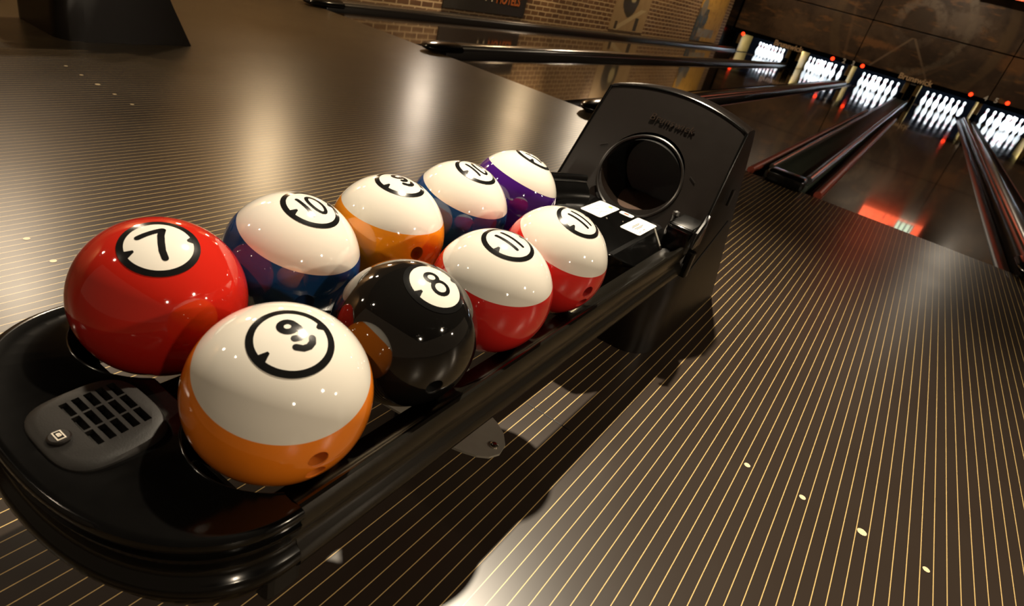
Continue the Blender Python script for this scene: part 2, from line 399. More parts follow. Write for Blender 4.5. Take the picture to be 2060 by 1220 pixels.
DIV = [-5.20, -3.66, -2.03, -0.53, 0.99, 2.55, 4.10]
CEN = [-4.30, -2.80, -1.29, 0.37, 1.83, 3.36]
LANE_POS = ['beside the brick wall', 'second from the brick wall', 'third from the brick wall, just behind the ball rack hood', 'running under the reflection of the red screen', 'fifth from the brick wall, right of the bare divider', 'at the far right edge']
for i in range(6):
    x0, x1 = DIV[i], DIV[i + 1]; c = (x0 + x1) / 2; w = 0.53
    t = empty('bowling_lane', (c, FOUL, 0)); t['kind'] = 'structure'; tag(t, 'glossy dark bowling lane ' + LANE_POS[i], 'lane')
    b = BM(); box(b, -w, w, 0, DECK - FOUL, -0.06, 0.0); obj('lane_bed', b, M_lane, t, False)
    for s in (-1, 1):
        xa, xb = w, (x1 - x0) / 2 - 0.075
        b = BM(); prof = []
        for k_ in range(9):
            a = PI * k_ / 8; prof.append(((xa + xb) / 2 - (xb - xa) / 2 * math.cos(a), -0.012 - 0.075 * math.sin(a)))
        prof += [(xb, -0.12), (xa, -0.12)]
        loft(b, [[(s * px, y_, pz) for px, pz in prof] for y_ in (0.0, DECK - FOUL)])
        obj('gutter', b, M_gutter, t)
# dividers between the lanes
DL = ['grey rounded rail running along the foot of the brick wall', 'dark divider with rounded black nose, second from the brick wall', 'dark divider whose nose shows behind the hood of the ball rack', 'wide flat divider with red and silver side rails and a black end box', 'dark grey divider crossing the far right edge', 'dark divider right of the last visible lane']
for i in range(6):
    x = DIV[i]; t = empty('lane_divider', (x, FOUL - 0.06, 0)); tag(t, DL[i], 'lane divider', 'dividers between the bowling lanes')
    L = MASK - FOUL
    if i != 3:
        w = 0.095; prof = []
        for k_ in range(13):
            a = PI * k_ / 12; prof.append((-w * math.cos(a), 0.032 + 0.040 * math.sin(a)))
        prof = [(-w * 0.92, -0.1)] + prof + [(w * 0.92, -0.1)]
        b = BM(); loft(b, [[(px * 0.96, 0.10, min(pz, 0.03)) for px, pz in prof], [(px, 0.11, pz) for px, pz in prof], [(px, L, pz) for px, pz in prof]])
        obj('divider_body', b, M_divside, t)
        b = BM(); tp = [(-0.066 * math.cos(PI * k_ / 8), 0.058 + 0.026 * math.sin(PI * k_ / 8)) for k_ in range(9)]
        loft(b, [[(px, 0.2, pz) for px, pz in tp], [(px, L, pz) for px, pz in tp]]); obj('top_cap', b, M_divtop, t)
        b = BM(); loops = []
        for k_ in range(8):
            a = PI / 2 * k_ / 7; s_ = math.cos(a) if k_ < 7 else 0.05
            loops.append([(0.125 * s_ * math.cos(2 * PI * j / 20), 0.16 - 0.30 * math.sin(a) * 0.9, 0.042 + 0.046 * s_ * math.sin(2 * PI * j / 20)) for j in range(20)])
        loops.insert(0, [(p[0], 0.30, p[2]) for p in loops[0]])
        loft(b, loops); obj('nose', b, M_black, t)
    else:
        b = BM(); box(b, -0.15, 0.15, 0.14, L, -0.1, 0.035, 0.006); obj('capping', b, M_capping, t)
        b = BM(); box(b, -0.115, 0.135, -0.02, 0.14, 0.0, 0.085, 0.022, 3); obj('end_box', b, M_black, t)
        b = BM(); tube(b, [(0.125, 0.22, 0.05), (0.125, L, 0.05)], 0.030, 14); obj('silver_rail', b, M_silver, t)['label'] = 'silver grey round rail'
        b = BM(); tube(b, [(-0.145, 0.30, 0.045), (-0.145, L, 0.045)], 0.018, 12); obj('silver_rail', b, M_divtop, t)
        for s in (-1, 1):
            b = BM(); tube(b, [(s * 0.232, 0.07, 0.015), (s * 0.232, L * 0.55, 0.015)], 0.026, 12)
            obj('bumper_rail', b, M_redrail, t)['label'] = 'dull red round rail'

# ------------------------------------------------------------------ pit end: masks, kickbacks, pins
MB_Z = 0.53
masks = [(-5.38, -2.06, 'lower left'), (-2.04, 1.17, 'lower middle'), (1.19, 4.3, 'lower right')]
ML = ['lower printed masking panel at the brick wall, above the leftmost pins', 'lower printed masking panel with rails of a tunnel picture, middle of the back', 'lower printed masking panel in the far right corner']
MU = ['upper printed masking panel at the brick wall', 'upper printed masking panel with the tunnel ring, middle of the back', 'upper printed masking panel in the far right corner']
for i, (x0, x1, _) in enumerate(masks):
    b = BM(); box(b, x0, x1, MASK, MASK + 0.06, MB_Z + 0.06, 1.60, 0.004); tag(obj('masking_panel', b, M_mural, None, False), ML[i], 'wall panel', 'printed panels above the pin decks')
    b = BM(); box(b, x0, x1, MASK, MASK + 0.06, 1.625, 3.3, 0.004); tag(obj('masking_panel', b, M_mural, None, False), MU[i], 'wall panel', 'printed panels above the pin decks')
b = BM(); box(b, -5.38, 4.3, MASK + 0.005, MASK + 0.09, MB_Z - 0.05, MB_Z + 0.058); o = struct('trim_2', b, M_pitdark)
KL = ['pale kickback board at the brick wall end of the pin pits', 'double kickback boards between the two leftmost pin decks', 'pale single kickback board between the decks numbered 2 and 3', 'double kickback boards under the middle letters sign', 'pale single kickback board between the decks numbered 4 and 5', 'double kickback boards at the right end']
for i in range(6):
    x = [-5.15, -3.55, -2.06, -0.47, 1.10, 2.60][i]
    t = empty('kickback', (x, MASK, 0)); tag(t, KL[i], 'pit wall', 'kickback boards between the pin decks')
    dbl = i in (1, 3, 5)
    for s in ((-1, 1) if dbl else (0,)):
        b = BM(); box(b, s * 0.14 - 0.05, s * 0.14 + 0.05, 0.02, 1.3, 0.0, MB_Z - 0.05, 0.01); obj('board', b, M_kick, t, False)
        b = BM(); box(b, s * 0.15 - 0.05, s * 0.15 + 0.05, -0.01, 0.02, 0.0, 0.20); obj('foot_guard', b, M_pitdark, t, False)
    if dbl:
        b = BM(); box(b, -0.115, 0.115, 0.12, 0.16, 0.0, MB_Z - 0.05); obj('return_door', b, M_pitdark, t, False)
        b = BM(); box(b, -0.07, 0.07, 0.03, 0.06, MB_Z - 0.10, MB_Z - 0.055, 0.008); obj('latch', b, M_silver, t, False)
pin_prof = [(0, 0), (0.026, 0), (0.029, 0.003), (0.036, 0.02), (0.0495, 0.057), (0.0575, 0.086), (0.0605, 0.114), (0.058, 0.149), (0.049, 0.184), (0.036, 0.216), (0.0265, 0.238), (0.0235, 0.256), (0.0228, 0.270), (0.0245, 0.292), (0.0295, 0.318), (0.0322, 0.343), (0.030, 0.362), (0.022, 0.375), (0.010, 0.3805), (0, 0.381)]
pin0 = None
ROWN = ['head pin at the front', 'left pin of the second row', 'right pin of the second row', 'left pin of the third row', 'middle pin of the third row', 'right pin of the third row', 'leftmost pin of the back row', 'second pin from left in the back row', 'third pin from left in the back row', 'rightmost pin of the back row']
DECKN = ['on the wall side deck', 'on the deck numbered 2', 'on the deck numbered 3', 'on the deck numbered 4', 'on the deck numbered 5', 'on the far right deck']
PIT = MASK + 0.25
for i in range(6):
    q = 0
    for r in range(4):
        for k_ in range(r + 1):
            loc = (CEN[i] + (k_ - r / 2) * 0.3048, PIT + r * 0.264, 0.0)
            if pin0 is None:
                b = BM(); lathe(b, pin_prof, 20); pin0 = o = obj('bowling_pin', b, M_pin, None, True, angle=60)
            else:
                o = pin0.copy(); COL.objects.link(o)
            o.location = loc; tag(o, 'white pin, ' + ROWN[q] + ' ' + DECKN[i], 'bowling pin', 'white bowling pins on the lit decks'); q += 1
    d = bpy.data.lights.new('pin_light', 'AREA'); d.shape = 'RECTANGLE'; d.size = 1.2; d.size_y = 0.06; d.energy = 85; d.color = (0.80, 0.92, 1.0); d.spread = math.radians(150)
    o = bpy.data.objects.new('pin_light', d); COL.objects.link(o); o.location = (CEN[i], MASK + 0.04, MB_Z - 0.06)
    o.rotation_euler = Vector((0, 1, -0.55)).to_track_quat('-Z', 'Y').to_euler()
b = BM(); box(b, -5.3, 4.2, 21.15, 21.2, -0.2, MB_Z + 0.3); o = struct('trim_3', b, M_pitdark)
b = BM(); box(b, -5.3, 4.2, MASK + 0.1, 21.2, MB_Z + 0.02, MB_Z + 0.05); o = struct('trim_4', b, M_pitdark)
for x, z, lb in ((-5.087, .476, 'small round red indicator light nearest the brick wall'), (-2.555, .505, 'small round red indicator light left of the number 2'), (-1.784, .533, 'small round red indicator light right of the number 3'), (0.798, .599, 'small round red indicator light left of the number 4'), (1.592, .633, 'small round red indicator light right of the number 5')):
    b = BM(); lathe(b, [(0, 0.02), (0.03, 0.016), (0.046, 0.0), (0.048, -0.02), (0, -0.02)], 16)
    o = obj('indicator_light', b, M_red, None); o.location = (x, MASK - 0.012, z); o.rotation_euler = (PI / 2, 0, 0)
    tag(o, lb, 'light', 'red lights above the pin decks')
RX = Matrix.Rotation(PI / 2, 4, 'X')
for s, x, z in (('2', -2.26, .524), ('3', -2.026, .527), ('4', 1.128, .606), ('5', 1.352, .617)):
    o = text_mesh('lane_number', s, 0.16, M_numlit, None, RX, 0.004, 0.004); o.location = (x, MASK - 0.006, z)
    tag(o, 'small grey lane number ' + s + ' at the foot of the masking panels', 'number', 'lane numbers')
for x, z, lb in ((-3.77, .49, 'tan raised letters sign between the two leftmost pin decks'), (-0.48, .565, 'tan raised letters sign over the double kickback in the middle')):
    o = text_mesh('letter_sign', 'Brunswick', 0.19, M_sign, None, RX, 0.012, 0.006); o.location = (x, MASK - 0.014, z); tag(o, lb, 'sign', 'maker name signs over the pins')
# screen hanging above the masks, seen mirrored in the lane
t = empty('hanging_screen', (0.66, MASK - 0.35, 3.185)); tag(t, 'red lit flat screen hung high before the masks, mirrored in the lane', 'screen')
b = BM(); box(b, -0.79, 0.79, 0, 0.06, -0.52, 0.52, 0.01); obj('casing', b, M_black, t, False)
b = BM(); box(b, -0.77, 0.77, -0.006, 0.0, -0.50, 0.50); obj('display', b, M_screen, t, False)
b = BM(); box(b, -0.03, 0.03, 0.02, 0.05, 0.5, 0.915); obj('mount', b, M_black, t, False)

# pictures on the brick wall
t = empty('wall_sign', (WX, 7.55, 0.10)); tag(t, 'dark board with orange capital letters low on the brick wall', 'sign')
b = BM(); box(b, 0.0, 0.03, -0.95, 0.93, 0.0, 0.62, 0.006); obj('board', b, plain('weathered_black_board', (0.022, 0.018, 0.013), 0.6, vary=0.4), t, False)
RW = Matrix(((0, 0, 1, 0), (1, 0, 0, 0), (0, 1, 0, 0), (0, 0, 0, 1)))
text_mesh('orange_letters', 'MOTELS', 0.165, plain('orange_paint', (0.62, 0.16, 0.03), 0.6), t, Matrix.Translation((0.032, 0.45, 0.20)) @ RW, 0.003, 0.003)
M_cp = plain('cream_paint', (0.60, 0.50, 0.34), 0.6)
for y_ in (-0.09, 0.05): text_mesh('white_letter', 'I', 0.20, M_cp, t, Matrix.Translation((0.032, y_, 0.22)) @ RW, 0.003, 0.004)
b = BM(); box(b, 0.0, 0.012, -0.80, 0.82, 0.0, 1.5); o = obj('wall_painting', b, mat_poster('figures'), None, False, (WX, 12.30, 0.10)); tag(o, 'faded cream picture with a dark round shape painted on the brick wall', 'picture')
b = BM(); box(b, 0.0, 0.012, -1.1, 1.0, 0.0, 1.6); o = obj('wall_painting', b, mat_poster('yellow'), None, False, (WX, 17.30, 0.09)); tag(o, 'yellow and slate blue picture on the brick wall near the pins', 'picture')

# ------------------------------------------------------------------ ball return
C0 = -0.574
br = empty('ball_return', (C0, 0, 0)); tag(br, 'low black ball return holding nine numbered balls, in the foreground', 'ball return', 'ball returns on the approach')
YT = 0.318
# outer rails
RP = [(.170, .300), (.176, .311), (.186, .3135), (.200, .318), (.216, .331), (.226, .345), (.231, .348), (.235, .346), (.2375, .340), (.239, .330), (.2385, .315), (.235, .304), (.2335, .297), (.236, .290), (.241, .283), (.2455, .273), (.2445, .262), (.239, .254), (.225, .252), (.20, .268)]
for s in (-1, 1):
    b = BM(); loft(b, [[(s * px, y_, pz) for px, pz in RP] for y_ in (YT + 0.001, 1.585 if s > 0 else 1.67)]); obj('side_rail', b, M_rail, br, angle=40)
b = BM(); CP = [(-.078, .285), (-.076, .305), (-.066, .3125), (-.045, .309), (-.015, .318), (.015, .318), (.045, .309), (.066, .3125), (.076, .305), (.078, .285), (.03, .27), (-.03, .27)]
loft(b, [[(px, y_, pz) for px, pz in CP] for y_ in (YT + 0.001, 1.30)]); obj('centre_rail', b, M_rail, br, angle=40)
# rounded front tray with ball pockets at its rear edge
def tray_loop(off, z, rear=YT, pock=0.106):
    a, d, n = 0.2445 - off, 0.168 - off, 2.25; L = []
    for i in range(49):
        t_ = PI * i / 48; cx, sy = math.cos(t_), math.sin(t_)
        L.append((a * math.copysign(abs(cx) ** (2 / n), cx), YT - d * abs(sy) ** (2 / n), z))
    for cxb in (-0.1235, 0.1235):
        h = math.sqrt(pock ** 2 - (0.381 - rear) ** 2); a0 = math.atan2(rear - 0.381, -h); a1 = math.atan2(rear - 0.381, h)
        for i in range(15):
            t_ = a0 + (a1 - a0) * i / 14
            L.append((cxb + pock * math.cos(t_), 0.381 + pock * math.sin(t_), z))
    return L
LV = [(.3505, .020, .110), (.3525, .010, .108), (.3522, .005, .1075), (.350, .001, .107), (.345, 0, .106), (.338, .001, .105), (.3345, .006, .105), (.331, .0065, .104), (.328, .002, .104), (.320, .0035, .103), (.308, .008, .101), (.297, .010, .099), (.290, .008, .098), (.286, .002, .098), (.281, -.001, .0975), (.274, -.002, .097), (.267, .000, .096), (.263, .004, .0955), (.258, .009, .095), (.244, .012, .09), (.225, .022, .08), (.205, .043, .075), (.197, .085, .07)]
b = BM(); loft(b, [tray_loop(o_, z_, YT, p_) for z_, o_, p_ in LV]); bmesh.ops.triangulate(b, faces=[f for f in b.faces if len(f.verts) > 4])
obj('end_tray', b, M_black, br, angle=50)
b = BM(); box(b, -0.23, 0.23, YT - 0.03, YT + 0.02, 0.20, 0.262, 0.01); obj('tray_bracket', b, M_dark, br, False)
# hand dryer vent on the tray
def sup(a, d, n, N=40): return [(a * math.copysign(abs(math.cos(2 * PI * i / N)) ** (2 / n), math.cos(2 * PI * i / N)), d * math.copysign(abs(math.sin(2 * PI * i / N)) ** (2 / n), math.sin(2 * PI * i / N))) for i in range(N)]
def vz(y_): return 0.3535 + 0.0085 * (y_ + 0.058) / 0.116
b = BM(); loops = []
for a, d, hh in ((0.066, .058, 0.0), (0.065, .057, .5), (0.062, .054, .85), (0.054, .047, 1.0)):
    loops.append([(px, 0.236 + py, 0.349 + (vz(py) - 0.349) * hh + 0.0025 * hh * (1 - (px / .066) ** 2)) for px, py in sup(a, d, 3.2)])
loft(b, loops); vent = obj('hand_dryer_vent', b, M_vent, br, angle=30)
cb = BM()
for r in range(5):
    for c in range(3):
        xx = -0.036 + c * 0.028; yy = 0.2215 + r * 0.0125
        box(cb, xx - 0.0125 + 0.004, xx + 0.0125 + 0.004, yy - 0.004, yy + 0.004, 0.352, 0.38)
boolean(vent, cb); sharpen(vent, 30)
b = BM(); lathe(b, [(0, .0035), (.0095, .0035), (.0112, .002), (.0115, -.004)], 24, c=(0.004, 0.197, 0.3575)); obj('button', b, M_satin, vent)
b = BM(); box(b, -.0033, .0103 + .0005, .1927, .2013, .3605, .3616); ml = obj('logo_plate', b, M_cream, vent, False)
b = BM(); box(b, -.0020, .0095, .1940, .2000, .3614, .3619); obj('logo_field', b, M_inkblack, vent, False)
text_mesh('logo_letter', 'B', 0.0075, M_cream, vent, Matrix.Translation((0.0040, 0.197, 0.3622)) @ Matrix.Rotation(PI / 2, 4, 'Z'), 0.0001, 0.0003)
# grey bracket plate on a post under the rails
b = BM(); hp = [(0, .725), (.05, .731), (.10, .728), (.16, .734), (.182, .741), (.208, .753), (.226, .768), (.235, .79), (.229, .817), (.208, .841), (.181, .856), (.16, .863), (.10, .900), (.05, .942), (0, .965)]
pts = hp + [(-x_, y_) for x_, y_ in hp[-2:0:-1]]
loft(b, [[(x_, y_, z_) for x_, y_ in pts] for z_ in (0.105, 0.110)]); plate = obj('bracket_plate', b, M_grey, br, False)
for s in (-1, 1):
    b = BM(); lathe(b, [(0, .004), (.005, .0048), (.0078, .003), (.009, 0), (.009, -.008), (0, -.008)], 16, c=(s * 0.215, 0.798, 0.1105)); obj('bolt', b, M_chrome, plate)
b = BM(); box(b, -0.03, 0.03, 0.80, 0.89, 0.0, 0.285, 0.004); obj('post', b, M_satin, br, False)
# lift cover between the rails and the hood
b = BM(); CT = 0.342
CPF = [(-.186, .302, .09), (-.134, .3385, .01), (-.124, CT, 0), (.124, CT, 0), (.134, .3385, .01), (.186, .302, .09), (.176, .272, .10), (.10, .285, .06), (-.10, .285, .06), (-.176, .272, .10)]
loft(b, [[(px, 1.311 + q_, pz - 0.003) for px, pz, q_ in CPF], [(px, 1.316 + q_, pz) for px, pz, q_ in CPF], [(px, 1.672, pz) for px, pz, q_ in CPF]]); cover = obj('lift_cover', b, M_black, br, angle=14)
for s in (-1, 1):
    b = BM(); tube(b, [(s * .118, 1.312, CT - .002), (s * .130, 1.317, CT - .003), (s * .150, 1.342, .328), (s * .172, 1.377, .3125), (s * .186, 1.40, .302)], 0.003, 8); obj('front_lip', b, M_black, cover)
def sticker(name, x0, x1, y0, y1, lab, parent):
    b = BM(); n = 0.005; z0, z1 = CT - 0.0002, CT + 0.0008
    pl = [(x0 + n, y0), (x1 - n, y0), (x1, y0 + n), (x1, y1 - n), (x1 - n, y1), (x0 + n, y1), (x0, y1 - n), (x0, y0 + n)]
    loft(b, [[(px, py, z_) for px, py in pl] for z_ in (z0, z1)]); o = obj(name, b, M_paper, parent, False); o['label'] = lab; return o
st = sticker('safety_sticker', -0.065, 0.001, 1.511, 1.643, 'white sticker with a line drawing and a yellow mark', cover)
b = BM()
def ink(bm_, pts_): tube(bm_, [(px - .033, py + .082, CT + 0.0009) for px, py in pts_], 0.0007, 4)
ink(b, [(-.02, 1.50), (-.012, 1.515), (-.004, 1.512)]); ink(b, [(.0, 1.53), (.006, 1.52), (.014, 1.522)]); ink(b, [(-.02, 1.46), (-.008, 1.465), (-.01, 1.48), (.0, 1.49)]); ink(b, [(.02, 1.50), (.022, 1.485), (.012, 1.475), (.02, 1.45)]); ink(b, [(-.028, 1.47), (-.026, 1.49)]); ink(b, [(.02, 1.53), (.026, 1.515)])
obj('ink_drawing', b, M_greyink, st)
b = BM(); lathe(b, [(0, .0006), (.007, .0004), (.007, 0)], 10, c=(-.021, 1.622, CT + .0008)); obj('yellow_mark', b, M_yellow, st)
st = sticker('safety_sticker', 0.010, 0.052, 1.612, 1.639, 'small white sticker with a red mark', cover)
b = BM(); box(b, .023, .038, 1.621, 1.630, CT + .0007, CT + .0012); obj('red_mark', b, M_redink, st, False)
st = sticker('safety_sticker', 0.062, 0.123, 1.510, 1.641, 'white sticker with grey printed lines', cover)
b = BM()
for x_, a0, a1 in ((.082, 1.55, 1.60), (.086, 1.54, 1.59), (.094, 1.54, 1.60), (.098, 1.545, 1.585), (.112, 1.53, 1.545), (.111, 1.56, 1.575)): box(b, x_, x_ + .0024, a0, a1, CT + .0007, CT + .0011)
obj('grey_print', b, M_greyink, st, False)
b = BM(); loft(b, [[(.1235, 1.618, z_ + CT), (.130, 1.612, z_ + CT - .001), (.187, 1.566, z_ + .3025), (.182, 1.561, z_ + .3055), (.132, 1.600, z_ + CT - .0015)] for z_ in (-.001, .0018)]); obj('edge_strip', b, M_grey, cover, False)['label'] = 'pale grey bevel strip'
for x_, y_ in ((0.012, 1.53), (0.05, 1.56)):
    b = BM(); lathe(b, [(0, .002), (.002, .0016), (.0028, 0)], 10, c=(x_, y_, CT)); obj('screw', b, M_chrome, cover)
# corner guard where the right rail meets the hood
for s in (1,):
    b = BM(); box(b, s * .205 - .04, s * .205 + .04, 1.56, 1.69, 0.32, 0.395, 0.012, 3)
    g = obj('corner_guard', b, M_black, br)
    b = BM(); tube(b, [(s * .253, 1.535, .36), (s * .253, 1.55, .392), (s * .246, 1.62, .405), (s * .235, 1.68, .41)], [.006, .009, .009, .008], 10); obj('guard_rib', b, M_black, g)
    b = BM(); lathe(b, [(0, .016), (.010, .012), (.013, .004), (.010, -.004), (.010, -.02)], 16, c=(s * .155, 1.66, .385)); obj('guard_knob', b, M_satin, g)
    b = BM(); box(b, s * .25 - .012, s * .25 + .012, 1.585, 1.61, 0.255, 0.335, 0.006); obj('rail_clip', b, M_black, g, False)

# curved guide wing at the far side of the lift cover
b = BM(); WP = [(-.012, .330), (-.012, .392), (-.008, .399), (0, .401), (.006, .398), (.009, .390), (.009, .381), (.014, .377), (.028, .371), (.041, .358), (.048, .341), (.050, .325), (.02, .32)]
loops = []
for i in range(11):
    t_ = i / 10; cx = -0.235 + 0.035 * t_ + 0.075 * t_ * t_; cy = 1.34 + 0.29 * t_
    dx_ = 0.035 + 0.15 * t_; dy_ = 0.29; L_ = math.hypot(dx_, dy_); nx_, ny_ = dy_ / L_, -dx_ / L_
    loops.append([(cx + o_ * nx_, cy + o_ * ny_, z_) for o_, z_ in WP])
loft(b, loops); obj('guide_wing', b, M_black, br, angle=40)

# hood: a cowl with a round mouth, standing on its own column
def hw(y_, z_):
    w = 0.262 - (0.262 - 0.218) * max(0, min(1, z_ / 0.63))
    return w
HP = [(1.515, 0.0), (1.515, 0.10), (1.53, 0.24), (1.60, 0.295), (1.652, 0.33), (1.705, 0.43), (1.76, 0.53), (1.808, 0.612), (1.816, 0.626), (1.832, 0.634), (1.88, 0.636), (1.905, 0.630), (1.925, 0.60), (2.0, 0.42), (2.09, 0.20), (2.18, 0.0)]
ST = 33; loops = []
for i in range(ST):
    u = -1 + 2 * i / (ST - 1); L = []
    for (y_, z_) in HP:
        w = hw(y_, z_); x_ = u * w
        up = 0.036 * (1 - u * u) * (1.0 if z_ > 0.6 else max(0, (z_ - 0.53) / 0.08))
        zz = z_ + up; yy = y_ + (up * 0.545 if y_ > 1.7 and y_ < 1.95 else 0)
        if y_ < 1.62 and z_ < 0.3:   # rounded column front
            e = max(0.0, abs(u) - 0.62) / 0.38; yy = y_ + 0.11 * (1 - math.sqrt(max(0, 1 - e * e)))
        L.append((x_, yy, zz))
    loops.append(L)
b = BM(); loft(b, loops); hood = obj('hood', b, M_hood, br, angle=30)
fc = Vector((0, 1.706, 0.435)); fn = Vector((0, -0.30, 0.164)).normalized(); fx = Vector((1, 0, 0)); fy = fn.cross(fx)
# face normal looks back to the rack
fdir = Vector((0, 0.097, 0.178)).normalized(); fnorm = Vector((0, -0.178, 0.097)).normalized() if False else Vector((0, -0.876, 0.482))
def fpt(u, v, d): return fc + fx * u + fdir * v + fnorm * d
HR = 0.123
cb = BM(); loft(cb, [[tuple(fpt(HR * math.cos(2 * PI * k_ / 48), HR * 0.98 * math.sin(2 * PI * k_ / 48), 0.05)) for k_ in range(48)], [tuple(Vector((HR * math.cos(2 * PI * k_ / 48), 1.925, 0.435 + HR * 0.86 * math.sin(2 * PI * k_ / 48) - 0.02))) for k_ in range(48)]])
boolean(hood, cb); sharpen(hood, 28)
b = BM()
loops = [[tuple(fpt((HR + da) * math.cos(2 * PI * k_ / 48), (HR + da) * 0.98 * math.sin(2 * PI * k_ / 48), dd)) for k_ in range(48)] for da, dd in ((0.006, -0.002), (0.0055, 0.003), (0.002, 0.0045), (-0.002, 0.002), (-0.0035, -0.012))]
loft(b, loops, True, False, False); obj('mouth_ring', b, M_satin, hood)
b = BM(); loops = [[(HR * s_ * math.cos(2 * PI * k_ / 48), y_, 0.435 + HR * 0.9 * s_ * math.sin(2 * PI * k_ / 48) - 0.01) for k_ in range(48)] for s_, y_ in ((0.985, 1.74), (0.98, 1.90), (0.5, 1.912))]
loft(b, loops, True, False, True); obj('mouth_lining', b, M_dark, hood)
b = BM(); box(b, -0.075, 0.075, 1.66, 1.88, 0.335, 0.345, 0.003); obj('feed_belt', b, plain('brown_rubber_belt', (0.045, 0.022, 0.012), 0.5), hood, False)
mw = Matrix.Translation(fpt(0.012, 0.176, 0.0008)) @ Matrix((( -fx.x * -1, fdir.x, fnorm.x, 0), (fx.y, fdir.y, fnorm.y, 0), (fx.z, fdir.z, fnorm.z, 0), (0, 0, 0, 1)))
text_mesh('raised_letters', 'Brunswick', 0.031, plain('raised_letter_plastic', (0.022, 0.015, 0.011), 0.22), hood, mw, 0.0014, 0.0, 1.08, shear=0.2)
edge = [(1.652, 0.33), (1.76, 0.53), (1.816, 0.628)]
bd = []
for y_, z_ in edge: bd.append((-hw(y_, z_) + 0.001, y_, z_))
for i in range(1, 24):
    u = -1 + 2 * i / 24; up = 0.036 * (1 - u * u); bd.append((u * hw(1.816, 0.628), 1.818 + up * 0.545, 0.628 + up))
for y_, z_ in edge[::-1]: bd.append((hw(y_, z_) - 0.001, y_, z_))
b = BM(); tube(b, bd, 0.0042, 10); obj('edge_bead', b, M_black, hood)
for s in (-1, 1):
    b = BM(); tube(b, [tuple(fpt(s * (0.135 + 0.02 * t_), 0.055 - 0.012 * t_, 0.0006)) for t_ in (0, 0.5, 1)], 0.0012, 6); obj('face_crease', b, M_satin, hood)
    b = BM(); lp = [(s * 0.2605, 1.60, 0.27), (s * 0.252, 1.90, 0.36)]; tube(b, [lp[0], lp[1]], 0.0022, 6); obj('panel_seam', b, M_dark, hood)
    b = BM(); box(b, s * 0.242 - 0.004, s * 0.242 + 0.004, 1.83, 1.85, 0.42, 0.47, 0.002); obj('side_latch', b, M_satin, hood, False)

# second, empty ball return far left: only its column shows
br2 = copy_tree(br); br2.location = (-3.56 - 0.262, 0.0, 0); br2['label'] = 'empty black ball return cut off at the top left corner'

# ------------------------------------------------------------------ balls
R = 0.1059
def arc(cx, cy, rx, ry, a0, a1, n=20): return [(cx + rx * math.cos(math.radians(a0 + (a1 - a0) * i / n)), cy + ry * math.sin(math.radians(a0 + (a1 - a0) * i / n))) for i in range(n + 1)]
GL = {
 '7': [[(-.46, .44), (-.15, .50), (.30, .56)], [(.30, .56), (.16, .30), (.06, .0), (-.02, -.30), (-.04, -.58)]],
 '8': [arc(0, .30, .23, .21, 0, 360), arc(0, -.20, .30, .28, 0, 360)],
 '9': [arc(.14, .38, .20, .19, 0, 360), [(.34, .38), (.36, .22), (.345, .06), (.28, -.06), (.15, -.10), (.03, -.06)], [(-.10, -.30), (.04, -.43), (.20, -.46), (.36, -.40), (.46, -.27)]],
 '10': [[(-.34, .50), (-.34, -.50)], arc(.20, 0, .27, .50, 0, 360)],
 '11': [[(-.20, .55), (-.20, -.55)], [(.22, .55), (.22, -.55)]],
 '12': [[(-.38, .50), (-.38, -.50)], arc(.18, .22, .27, .28, 170, -40, 14) + [(-.10, -.48), (.46, -.48)]],
}
def project(u, v, lift):
    d = Vector((u, v, 1.0)).normalized(); return d * (R + lift)
def stroke(bm_, pts_, w, sc, lift, flipw=1.0):
    # round-capped ribbon laid on the sphere
    P = []
    for a, b_ in zip(pts_, pts_[1:]):
        n = max(1, int(math.dist(a, b_) / 0.06))
        P += [(a[0] + (b_[0] - a[0]) * i / n, a[1] + (b_[1] - a[1]) * i / n) for i in range(n)]
    P.append(pts_[-1]); rows = []
    closed = math.dist(P[0], P[-1]) < 1e-6
    for i, p in enumerate(P):
        a = P[i - 1] if i else (P[-2] if closed else P[0]); c = P[i + 1] if i + 1 < len(P) else (P[1] if closed else P[-1])
        t = Vector((c[0] - a[0], c[1] - a[1])).normalized(); nn = Vector((-t.y, t.x)) * w / 2
        rows.append([bm_.verts.new(project((p[0] + nn.x * q) * sc, (p[1] + nn.y * q) * sc, lift)) for q in (-1, 0, 1)])
    for a, c in zip(rows, rows[1:]):
        for q in (0, 1): bm_.faces.new((a[q], a[q + 1], c[q + 1], c[q]))
    if not closed:
        for p in (P[0], P[-1]):
            ctr = bm_.verts.new(project(p[0] * sc, p[1] * sc, lift)); rg = [bm_.verts.new(project((p[0] + w / 2 * math.cos(k_ * PI / 8)) * sc, (p[1] + w / 2 * math.sin(k_ * PI / 8)) * sc, lift)) for k_ in range(16)]
            for k_ in range(16): bm_.faces.new((ctr, rg[k_], rg[(k_ + 1) % 16]))
RO, RI = math.tan(math.radians(25.0)), math.tan(math.radians(20.6))
